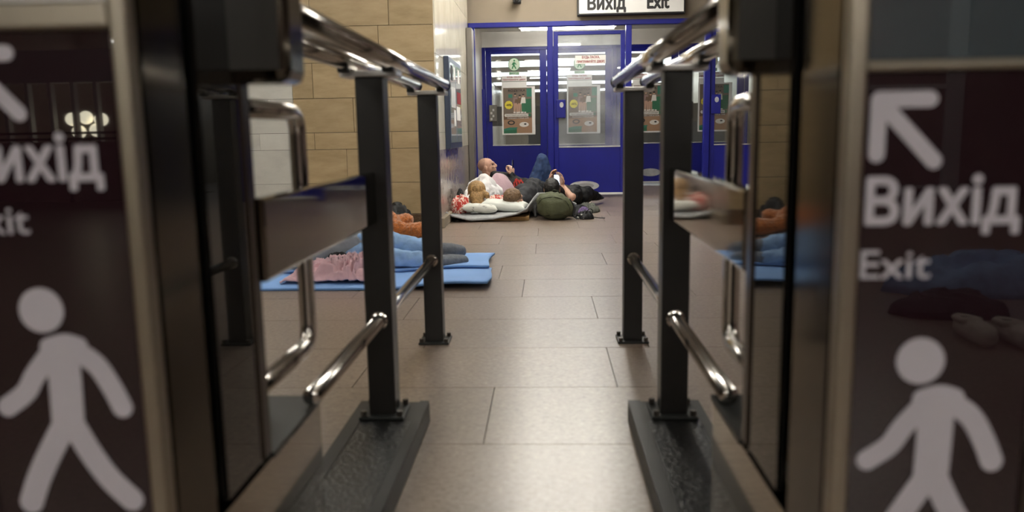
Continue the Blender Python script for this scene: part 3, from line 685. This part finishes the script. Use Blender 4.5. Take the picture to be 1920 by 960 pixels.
def person(name, label, J, top, bottom, skin='skin', hair=None, feet=None, bare=(), seed=1, hk=1.0, hands=None, topwr=.010, group=None):
    ells, chains, P, (r, f, u) = head_parts(J['head'], J['face'], J['up'], hk)
    hc = V(J['head']); neck = V(J['neck']); ch = V(J['chest']); pe = V(J['pelvis']); mid = (ch+pe)/2
    chains = list(chains); chains.append([(P(0, -.03, -.05), .055), (neck, .058), (ch, .10)])
    sl, sr = V(J['sl']), V(J['sr']); hl, hr = V(J['hl']), V(J['hr'])
    torso = [[(ch, .115), (mid, .105), (pe, .115)], [(sl, .062), (ch, .11), (sr, .062)], [(sl, .06), (mid, .10)], [(sr, .06), (mid, .10)], [(hl, .085), (pe, .10), (hr, .085)], [(neck, .055), (ch, .10)]]
    arms, legs = [], []
    for k in 'lr':
        arms.append([(J['s'+k], .056), (J['e'+k], .042), (J['w'+k], .028)])
        legs.append([(J['h'+k], .085), (J['k'+k], .058), (J['a'+k], .040)])
    ft = [[(J['a'+k], .038), (V(J['a'+k])*.45+V(J['t'+k])*.55, .036), (J['t'+k], .026)] for k in 'lr']
    hs = []
    for k in 'lr':
        d, nn, sd, cu = (hands or {}).get(k, (V(J['w'+k])-V(J['e'+k]), V((0, 0, 1)), 1 if k == 'l' else -1, .5)); hs += hand(J['w'+k], d, nn, sd, cu)
    body = blob(name, chains+torso+arms+legs+ft+hs, ells, skin, None, .0055, 2)
    tag(body, label, 'person', group)
    fat = lambda C, a: [[(p, q+a) for p, q in c] for c in C]
    sleeves = []
    for k, a in zip('lr', arms):
        sleeves.append(a if k not in bare else [a[0], ((V(J['s'+k])+V(J['e'+k]))*.5, .05)])
    collar = [[(neck*.6+ch*.4, .088), (ch, .12)]]
    blob('top', fat(torso, .016)+fat(sleeves, .018)+collar, [], top, body, .009, 4, topwr, 9, seed)
    lo = [[(p, q) for p, q in c[:2]]+[(V(c[2][0])*.93+V(c[1][0])*.07, c[2][1]+.006)] for c in legs]
    blob('trousers', fat(lo, .016)+fat([torso[4]], .019), [], bottom, body, .009, 4, .008, 11, seed+3)
    if feet: blob('footwear', fat(ft, .010 if feet != 'sock' else .016), [], feet, body, .008, 3)
    E = lambda a, b, d, x, y, z: (P(a, b, d), r*x*hk, f*y*hk, u*z*hk)
    if hair == 'shaved': blob('hair', [], [E(0, -.024, .034, .0768, .090, .0805)], 'stubble', body, .006, 1)
    elif hair == 'short': blob('hair', [], [E(0, -.020, .042, .082, .096, .080), E(0, -.045, -.005, .076, .062, .065)], J.get('haircol', 'hair_brown'), body, .007, 2, .004, 30)
    elif hair == 'long':
        st = []
        rnd = random.Random(3)
        for q in range(90):
            th = rnd.uniform(-2.2, 2.2); tw = rnd.uniform(-.35, .35); pts = []; ln = rnd.uniform(1.2, 1.75)
            for k in range(7):
                ph = .12+k/6*ln*1.25; e = th+tw*k/6+.12*math.sin(k*1.7+q)
                x, y, z = math.sin(ph)*math.sin(e), -math.sin(ph)*math.cos(e), math.cos(ph)
                pts.append((P(x*.090, -.022+y*.100, .036+z*.088), .0085-.0007*k))
            st.append(pts)
        lock = [[(P(.06, -.07, .0), .034), (P(.10, -.085, -.02), .030), (P(.125, -.07, -.05), .022)]]
        blob('hair', st+lock, [E(0, -.022, .034, .087, .097, .085), E(.01, -.052, -.05, .080, .058, .085), E(.03, -.05, -.11, .07, .05, .05)], 'hair_blond', body, .0045, 1, .002, 40)
    for a in (-1, 1):
        obj('eye', sphere(P(a*.030, .0715, .004), .0105*hk, None, 10, 8), 'eye', body, True)
        if hair: blob('eyebrow', [[(P(a*.018, .092, .028), .0045), (P(a*.045, .082, .030), .004)]], [], 'hair_dark', body, .004, 0)
    return body

H = on_y(914, 313, 9.62)
J1 = dict(head=H, face=(.95, -.12, .30), up=(-.34, 0, .94), neck=(-.62, 9.62, .335), chest=(-.47, 9.60, .255), pelvis=(-.16, 9.50, .15),
          sl=(-.53, 9.76, .30), sr=(-.53, 9.44, .31), el=(-.34, 9.76, .20), er=(-.37, 9.36, .21), wl=(-.395, 9.56, .335), wr=(-.40, 9.45, .335),
          hl=(-.14, 9.60, .15), hr=(-.14, 9.40, .15), kl=(-.04, 9.60, .46), kr=(-.035, 9.42, .525), al=(.16, 9.62, .07), ar=(.09, 9.44, .08), tl=(.33, 9.62, .05), tr=(.27, 9.44, .05))
p1 = person('person', 'person with shaved head in black jacket and jeans, knee raised, holding a phone', J1, 'jacket_black', 'jeans', hair='shaved', feet='cloth_black',
            hands={'l': ((.02, -.15, 1), (.8, .6, 0), 1, .75), 'r': ((.02, .15, 1), (.8, -.6, 0), -1, .75)}, seed=2)
bm = box(-.036, .036, -.004, .004, -.072, .072, .003); ph = obj('phone', bm, 'phone_body'); ph.location = (-.385, 9.505, .455); ph.rotation_euler = (0, math.radians(8), math.radians(84))
tag(ph, 'thin dark phone held by the person with the shaved head', 'phone'); obj('screen', box(-.032, .032, .004, .0046, -.066, .066), 'screen', ph)

H = on_y(892, 363, 8.30)
J2 = dict(head=H, face=(-.25, .80, -.35), up=(.25, -.25, .85), neck=(-.735, 8.48, .20), chest=(-.69, 8.66, .21), pelvis=(-.52, 9.05, .17),
          sl=(-.66, 8.70, .335), sr=(-.72, 8.60, .12), el=(-.80, 8.85, .28), er=(-.86, 8.75, .10), wl=(-.84, 8.60, .16), wr=(-.85, 8.50, .10),
          hl=(-.50, 9.06, .24), hr=(-.50, 9.04, .12), kl=(-.78, 9.22, .22), kr=(-.78, 9.20, .11), al=(-.55, 9.32, .15), ar=(-.55, 9.30, .07), tl=(-.45, 9.30, .13), tr=(-.45, 9.28, .05))
pb = person('person', 'blond-haired person in white fleece asleep, turned away, head by the red patterned cushion', J2, 'fleece_white', 'mauve', hair='long', feet='sock', seed=5, topwr=.014)
H = on_y(962, 373, 8.02)
J3 = dict(head=H, face=(.62, .55, .15), up=(-.2, -.62, .62), neck=(-.26, 8.16, .17), chest=(-.20, 8.38, .20), pelvis=(-.15, 8.85, .18),
          sl=(-.17, 8.40, .28), sr=(-.23, 8.34, .13), el=(-.13, 8.62, .27), er=(-.14, 8.54, .12), wl=(-.15, 8.42, .17), wr=(-.14, 8.34, .08),
          hl=(-.14, 8.86, .25), hr=(-.14, 8.84, .13), kl=(-.02, 9.12, .21), kr=(-.02, 9.10, .11), al=(-.1, 9.22, .15), ar=(-.1, 9.20, .07), tl=(-.02, 9.26, .12), tr=(-.02, 9.24, .05), haircol='hair_brown')
pc = person('person', 'brown-haired person in dark grey jacket lying on the white pillow, crown of the head showing', J3, 'jacket_grey', 'jacket_grey', hair='short', feet='sock', seed=8)
H = on_y(1035, 353, 8.16)
J4 = dict(head=H, face=(.05, .80, .55), up=(-.02, -.45, .85), neck=(.10, 8.30, .21), chest=(.17, 8.46, .17), pelvis=(.32, 8.86, .14), haircol='hair_dark',
          sl=(.06, 8.44, .20), sr=(.31, 8.42, .19), el=(.06, 8.66, .25), er=(.265, 8.30, .175), wl=(.055, 8.50, .31), wr=(.175, 8.44, .285),
          hl=(.24, 8.90, .14), hr=(.41, 8.84, .14), kl=(.33, 9.20, .17), kr=(.46, 9.10, .165), al=(.42, 9.50, .07), ar=(.60, 9.40, .07), tl=(.46, 9.68, .05), tr=(.66, 9.56, .05))
pd = person('person', 'dark-haired person in black lying behind the green backpack, reading a lit phone', J4, 'jacket_black', 'jacket_black', hair='short', feet='cloth_black', bare='r', seed=11,
       hands={'l': ((.12, -.05, 1), (-.8, .5, 0), 1, .45), 'r': ((-.12, -.05, 1), (.8, .5, 0), -1, .45)})
P = on_y(1045, 337, 8.46); ph = obj('phone', box(-.037, .037, -.004, .004, -.075, .075, .004), 'phone_body'); ph.location = P+V((0, 0, -.015)); ph.rotation_euler = (math.radians(12), 0, math.radians(-3))
tag(ph, 'phone with bright white screen held up by the dark-haired person', 'phone'); obj('screen', box(-.034, .034, -.0048, -.004, -.068, .070), 'screen', ph)
def rest(body, zf):
    """flatten a lying body and its clothes against what it lies on"""
    for o in [body]+list(body.children):
        for v in o.data.vertices:
            z = zf(v.co.x)
            if v.co.z < z+.03: v.co.z = z+max(0, .03*math.exp((v.co.z-z-.03)/.03))
        o.data.update()
J5 = dict(head=(-1.86, 4.95, .14), face=(-.1, .95, .1), up=(-1, 0, .1), neck=(-1.72, 4.93, .14), chest=(-1.56, 4.93, .15), pelvis=(-1.20, 4.97, .165),
          sl=(-1.60, 4.96, .25), sr=(-1.60, 4.88, .08), el=(-1.42, 5.16, .22), er=(-1.45, 5.10, .07), wl=(-1.60, 5.26, .16), wr=(-1.62, 5.22, .06),
          hl=(-1.18, 4.99, .20), hr=(-1.18, 4.93, .115), kl=(-.96, 5.06, .148), kr=(-.96, 4.90, .075), al=(-.68, 5.00, .115), ar=(-.66, 4.86, .056), tl=(-.56, 5.14, .09), tr=(-.53, 4.98, .05))
pe_ = person('person', 'sleeping person in light blue jeans and grey socks lying on the blue foam mat', J5, 'hoodie_grey', 'jeans_light', hair='short', feet='sock', seed=14)

onb = lambda x: .077 if x < -.2 else max(.042, .077-(x+.2)*.25)
for b_ in (pb, pc, pd): rest(b_, onb)
rest(pe_, lambda x: .034); rest(p1, lambda x: .012)
# ------------------------------------------------------------------ bedding and bags in the alcove
def curve_at(keys, x):
    for (a, *p), (b, *q) in zip(keys, keys[1:]):
        if x <= b:
            t = (x-a)/(b-a); t = t*t*(3-2*t); return [m*(1-t)+o*t for m, o in zip(p, q)]
    return list(keys[-1][1:])
bd = [(838, 396, 7.66), (850, 404, 7.65), (883, 412, 7.64), (925, 409, 7.65), (967, 399, 7.70), (988, 387, 7.78), (1000, 370, 7.94), (1008, 361, 8.03), (1030, 361, 8.06), (1050, 367, 8.07), (1081, 381, 8.09)]
ed = [(i/(len(bd)-1), *on_y(*b)) for i, b in enumerate(bd)]
def blanket(u, v):
    x, y, z = curve_at(ed, u); z = max(z, .018)
    if u < .5: y = min(y, 7.62+.05*u)
    bk = .066 if u < .5 else .066-.036*min(1, (u-.5)/.12)
    k = (1-v)**(20 if u < .45 else 9); w = .010*noise.noise(V((x*7, v*3, 1)))
    return (x+.03*v*(u-.5), y+v*(9.15-y if u < .6 else 8.5-y), max(.018, z*k+bk*(1-k)+.5*w*min(1, v*4)))
tag(sheet('blanket', blanket, 60, 50, 'blanket_grey', None, .014), 'thick grey felt blanket spread under the sleepers, edge curling up', 'blanket')
tag(obj('cardboard_sheet', box(-.78, -.165, 7.725, 8.9, 0.001, .038, .003), 'cardboard'), 'brown cardboard slab under the grey blanket', 'cardboard')
tag(mound('bin_bag', (-.865, 7.72, 0), .045, .045, .022, 'cloth_black', None, 4), 'flat black bag pushed under the blanket by the wall', 'bag')
A, Bp = on_y(864, 386, 7.80), on_y(933, 394, 7.76)
tag(pillow('pillow', ((A.x+Bp.x)/2+.005, 7.835, .118), .180, .10, .044, 'pillow_print', (0, math.radians(4), math.radians(3)), None, 2), 'white pillow with faint grey print at the edge of the grey blanket', 'pillow')
tag(pillow('pillow', (-.415, 8.01, .130), .235, .15, .054, 'pillow_white', (math.radians(4), math.radians(5), math.radians(-7)), None, 5), 'plain white pillow under the head with short brown hair', 'pillow')
t = tag(mound('cushion', (-.855, 7.92, .070), .105, .12, .185, 'red_print', None, 3, .25, 2.5, 44, 0, (0, .1)), 'red and white patterned cushion against the polished wall', 'cushion')
tag(mound('patterned_cloth', (-.50, 8.12, .16), .11, .08, .07, 'red_print', None, 6, .5), 'red patterned cloth between the blond and the brown head', 'cloth')
tag(mound('mauve_blanket', (-.56, 8.98, .071), .23, .15, .335, 'mauve', None, 9, .18, 1.8, 44, 0, (0, 0), .6), 'mauve blanket humped beside the white fleece', 'blanket')
tag(mound('plaid_cloth', (-.315, 9.13, .070), .10, .07, .27, 'plaid', None, 12, .35, 3), 'red and black plaid cloth between the jeans and the mauve blanket', 'cloth')
tag(mound('black_bundle', (-.90, 8.40, .072), .045, .07, .21, 'cloth_black', None, 2, .15), 'small black bundle by the wall above the red cushion', 'bag')
# backpack
t = thing('backpack', 'full olive green backpack lying on the floor beside the cardboard', 'backpack')
bx, by = .085, 7.83
def pack_pt(a, b, sc=1.0, off=0):
    ca, sa, cb, sb = math.cos(a), math.sin(a), math.cos(b), math.sin(b); pw = lambda q, e: math.copysign(abs(q)**e, q)
    x = pw(cb, .75)*pw(ca, .8)*.178; y = pw(cb, .75)*pw(sa, .8)*.16; z = pw(sb, .75)*.133
    w = .010*noise.noise(V((x*14, y*14, z*14)))+.006*noise.noise(V((x*40, y*40, z*40)))
    k = sc*(1+w/.12); top = .82 if z > .03 else 1
    return V((bx+x*k*(1-.10*max(0, z)/.13)-.02*z/.13, by+y*k, .136+z*k-.02*max(0, x)/.17*max(0, z)/.13+off))
bm = bmesh.new(); nu, nv = 48, 26
R = [[bm.verts.new(pack_pt(2*math.pi*i/nu, -math.pi/2+math.pi*j/nv)) for i in range(nu)] for j in range(1, nv)]
for A, B2 in zip(R, R[1:]):
    for i in range(nu): bm.faces.new((A[i], A[(i+1) % nu], B2[(i+1) % nu], B2[i]))
bm.faces.new(R[0][::-1]); bm.faces.new(R[-1]); obj('body', bm, 'pack_green', t, True)
def surf(px, py): # arc over the near face of the pack
    return px, py
for arc in ([(-2.7, .1), (-2.3, .42), (-1.9, .62), (-1.5, .64), (-1.1, .5), (-.8, .2), (-.62, -.2)], [(-2.4, -.75), (-1.9, -.55), (-1.4, -.5), (-.9, -.7)]):
    pts = spline([pack_pt(a, b, 1.0) for a, b in arc], 6); obj('seam', tube(pts, .0035, 6), 'pack_seam', t, True)
obj('shoulder_strap', tube(spline([(bx+.14, by-.06, .20), (bx+.19, by-.05, .12), (bx+.185, by-.06, .04), (bx+.22, by-.08, .012)], 6), .012, 8), 'cloth_black', t, True)
obj('shoulder_strap', tube(spline([(bx-.14, by+.02, .20), (bx-.19, by-.02, .11), (bx-.185, by-.06, .03)], 6), .014, 8), 'cloth_black', t, True)
obj('grab_loop', tube(spline([(bx-.03, by-.02, .262), (bx-.01, by-.03, .285), (bx+.03, by-.03, .28), (bx+.05, by-.02, .258)], 6), .006, 8), 'pack_seam', t, True)
# bundle with straps
t = thing('strap_bundle', 'small dark pouch with violet lining and loose straps beside the backpack', 'pouch')
mound('pouch', (.385, 7.83, 0), .085, .075, .085, 'cloth_black', t, 21, .6, 4); mound('lining', (.375, 7.88, .03), .06, .05, .09, 'violet', t, 22, .6, 5)
for k, pts in enumerate(([(.36, 7.78, .03), (.42, 7.78, .10), (.455, 7.80, .08), (.44, 7.80, .03), (.50, 7.80, .012), (.575, 7.80, .008)], [(.33, 7.77, .05), (.37, 7.75, .02), (.40, 7.75, .05), (.415, 7.76, .006)], [(.30, 7.76, .06), (.28, 7.74, .02), (.33, 7.73, .008)])):
    obj('strap', tube(spline(pts, 6), .0045, 6), 'cloth_black', t, True)
for p in ((.31, 7.765, .02), (.37, 7.76, .012), (.345, 7.765, .045)): obj('buckle', sphere(p, (.012, .008, .009), None, 8, 6), 'cap_steel', t, True)
tag(mound('jacket_heap', (.44, 8.55, 0), .13, .20, .10, 'olive_grey', None, 31, .5, 3), 'crumpled olive grey jacket on the floor behind the straps', 'jacket')
tag(mound('dark_jacket', (.34, 8.08, 0), .12, .08, .12, 'jacket_grey', None, 33, .35, 3), 'dark grey jacket bunched behind the green backpack', 'jacket')

# ------------------------------------------------------------------ near mat, blanket, teddy bear
def mat_pts(x0, x1, y0, y1, lift, z, sd):
    def f(u, v):
        x = x0+(x1-x0)*u; y = y0+(y1-y0)*v
        e = max(0, (u-.68)/.32); c = math.sin(min(1, e*1.15)*math.pi*.62)*lift if e > 0 else 0
        return (x+.012*math.sin(v*5+sd), y+.01*math.sin(u*6+sd), z+c*(1-.55*v)+.004*noise.noise(V((u*6+sd, v*4, 0))))
    return f
tag(sheet('foam_mat', mat_pts(-2.05, -.325, 4.30, 4.86, .034, .013, 0), 60, 12, 'foam_blue', None, .012, 'foam_edge'), 'light blue foam sleeping mat on the floor with lifted corner', 'sleeping mat')
tag(sheet('foam_mat', mat_pts(-2.05, -.36, 4.80, 5.40, .022, .028, 2), 60, 12, 'foam_blue', None, .012, 'foam_edge'), 'light blue foam mat under the sleeping legs, overlapping the other', 'sleeping mat')
def pinkf(u, v):
    x = -1.52+.53*u; y = 4.42+.30*v
    q = V((u*3.2, v*2.2, 4)); q += V((noise.noise(q*1.1), noise.noise(q*1.1+V((5, 2, 0))), 0))*.8
    env = min(1, u*5, (1-u)*9, v*5+.1, (1-v)*5+.2)
    return (x+.03*noise.noise(V((v*3, 0, 2))), y+.03*noise.noise(V((u*5, 1, 0))), .030+env*(.035+.02*u+(.03+.075*u)*max(0, 1-abs(noise.noise(q*2.3))*3.4)+.012*(1-abs(noise.noise(q*5))*3)))
tag(sheet('pink_blanket', pinkf, 110, 60, 'pink', None, .010), 'crumpled pale pink blanket on the blue foam mat', 'blanket')
tag(mound('black_bundle', (-1.27, 4.79, .035), .10, .045, .115, 'cloth_black', None, 41, .4, 3), 'black garment lying behind the pink blanket', 'garment')
tag(mound('black_bag', (-1.30, 6.98, 0), .15, .15, .265, 'cloth_black', None, 44, .35, 3), 'black bag slumped against the limestone wall by the teddy bear', 'bag')
c = V((-1.36, 6.5, .125))
tb = blob('teddy_bear', [[(c+V((.10, -.06, -.02)), .070), (c+V((.22, -.08, -.050)), .060), (c+V((.345, -.10, -.050)), .074)], [(c+V((.08, .07, .0)), .07), (c+V((.15, .10, .0)), .062), (c+V((.19, .13, .01)), .066)],
          [(c+V((-.13, -.08, .04)), .05), (c+V((-.06, -.18, -.06)), .054)], [(c+V((-.13, .10, .04)), .05), (c+V((-.05, .17, .02)), .052)]],
          [(c, V((.17, 0, 0)), V((0, .135, 0)), V((0, 0, .124))), (c+V((-.25, 0, .01)), V((.12, 0, 0)), V((0, .12, 0)), V((0, 0, .11))), (c+V((-.25, -.02, .11)), V((.05, 0, 0)), V((0, .05, 0)), V((0, 0, .045))),
           (c+V((-.34, -.10, .03)), V((.045, 0, 0)), V((0, .045, 0)), V((0, 0, .03))), (c+V((-.34, .10, .03)), V((.045, 0, 0)), V((0, .045, 0)), V((0, 0, .03)))], 'bear', None, .009, 3, .006, 30)
tag(tb, 'orange-brown plush teddy bear lying on the floor by the limestone wall', 'teddy bear')
for a in (-1, 1): obj('eye', sphere(c+V((-.28, a*.045, .108)), .011, None, 10, 8), 'eye', tb, True)
obj('nose', sphere(c+V((-.25, -.02, .154)), (.012, .016, .010), None, 10, 8), 'eye', tb, True)

# ------------------------------------------------------------------ sleepers' things behind the camera, mirrored in the right sign
for k, (x, y) in enumerate(((1.70, -1.36), (1.83, -1.30))):
    o = blob('clog', [[((x, y-.08, .035), .040), ((x, y, .035), .043), ((x, y+.09, .035), .046)], [((x-.028, y-.10, .07), .012), ((x-.036, y-.02, .075), .012), ((x, y+.03, .085), .014), ((x+.036, y-.02, .075), .012), ((x+.028, y-.10, .07), .012), ((x, y-.125, .07), .012), ((x-.028, y-.10, .07), .012)]], [((x, y+.06, .05), V((.045, 0, 0)), V((0, .085, 0)), V((0, 0, .04)))], 'clog', None, .006, 2)
    tag(o, 'beige foam clog on the floor, mirrored in the sign panel', 'shoe', 'pair of clogs'); obj('opening', sphere((x, y-.05, .075), (.024, .045, .006), None, 14, 8), 'clog_in', o, True)
tag(mound('blue_clothes', (2.30, -2.32, 0), .55, .22, .22, 'jeans_light', None, 51, .4), 'heap of blue clothes on the floor, mirrored in the sign panel', 'clothes')
tag(mound('salmon_blanket', (2.60, -1.85, 0), .40, .12, .10, 'pink', None, 53, .4), 'salmon pink blanket below the blue clothes, mirrored in the sign panel', 'blanket')
tag(mound('dark_bag', (1.84, -1.82, 0), .26, .15, .12, 'jacket_grey', None, 55, .4), 'dark bag beside the clogs, mirrored in the sign panel', 'bag')
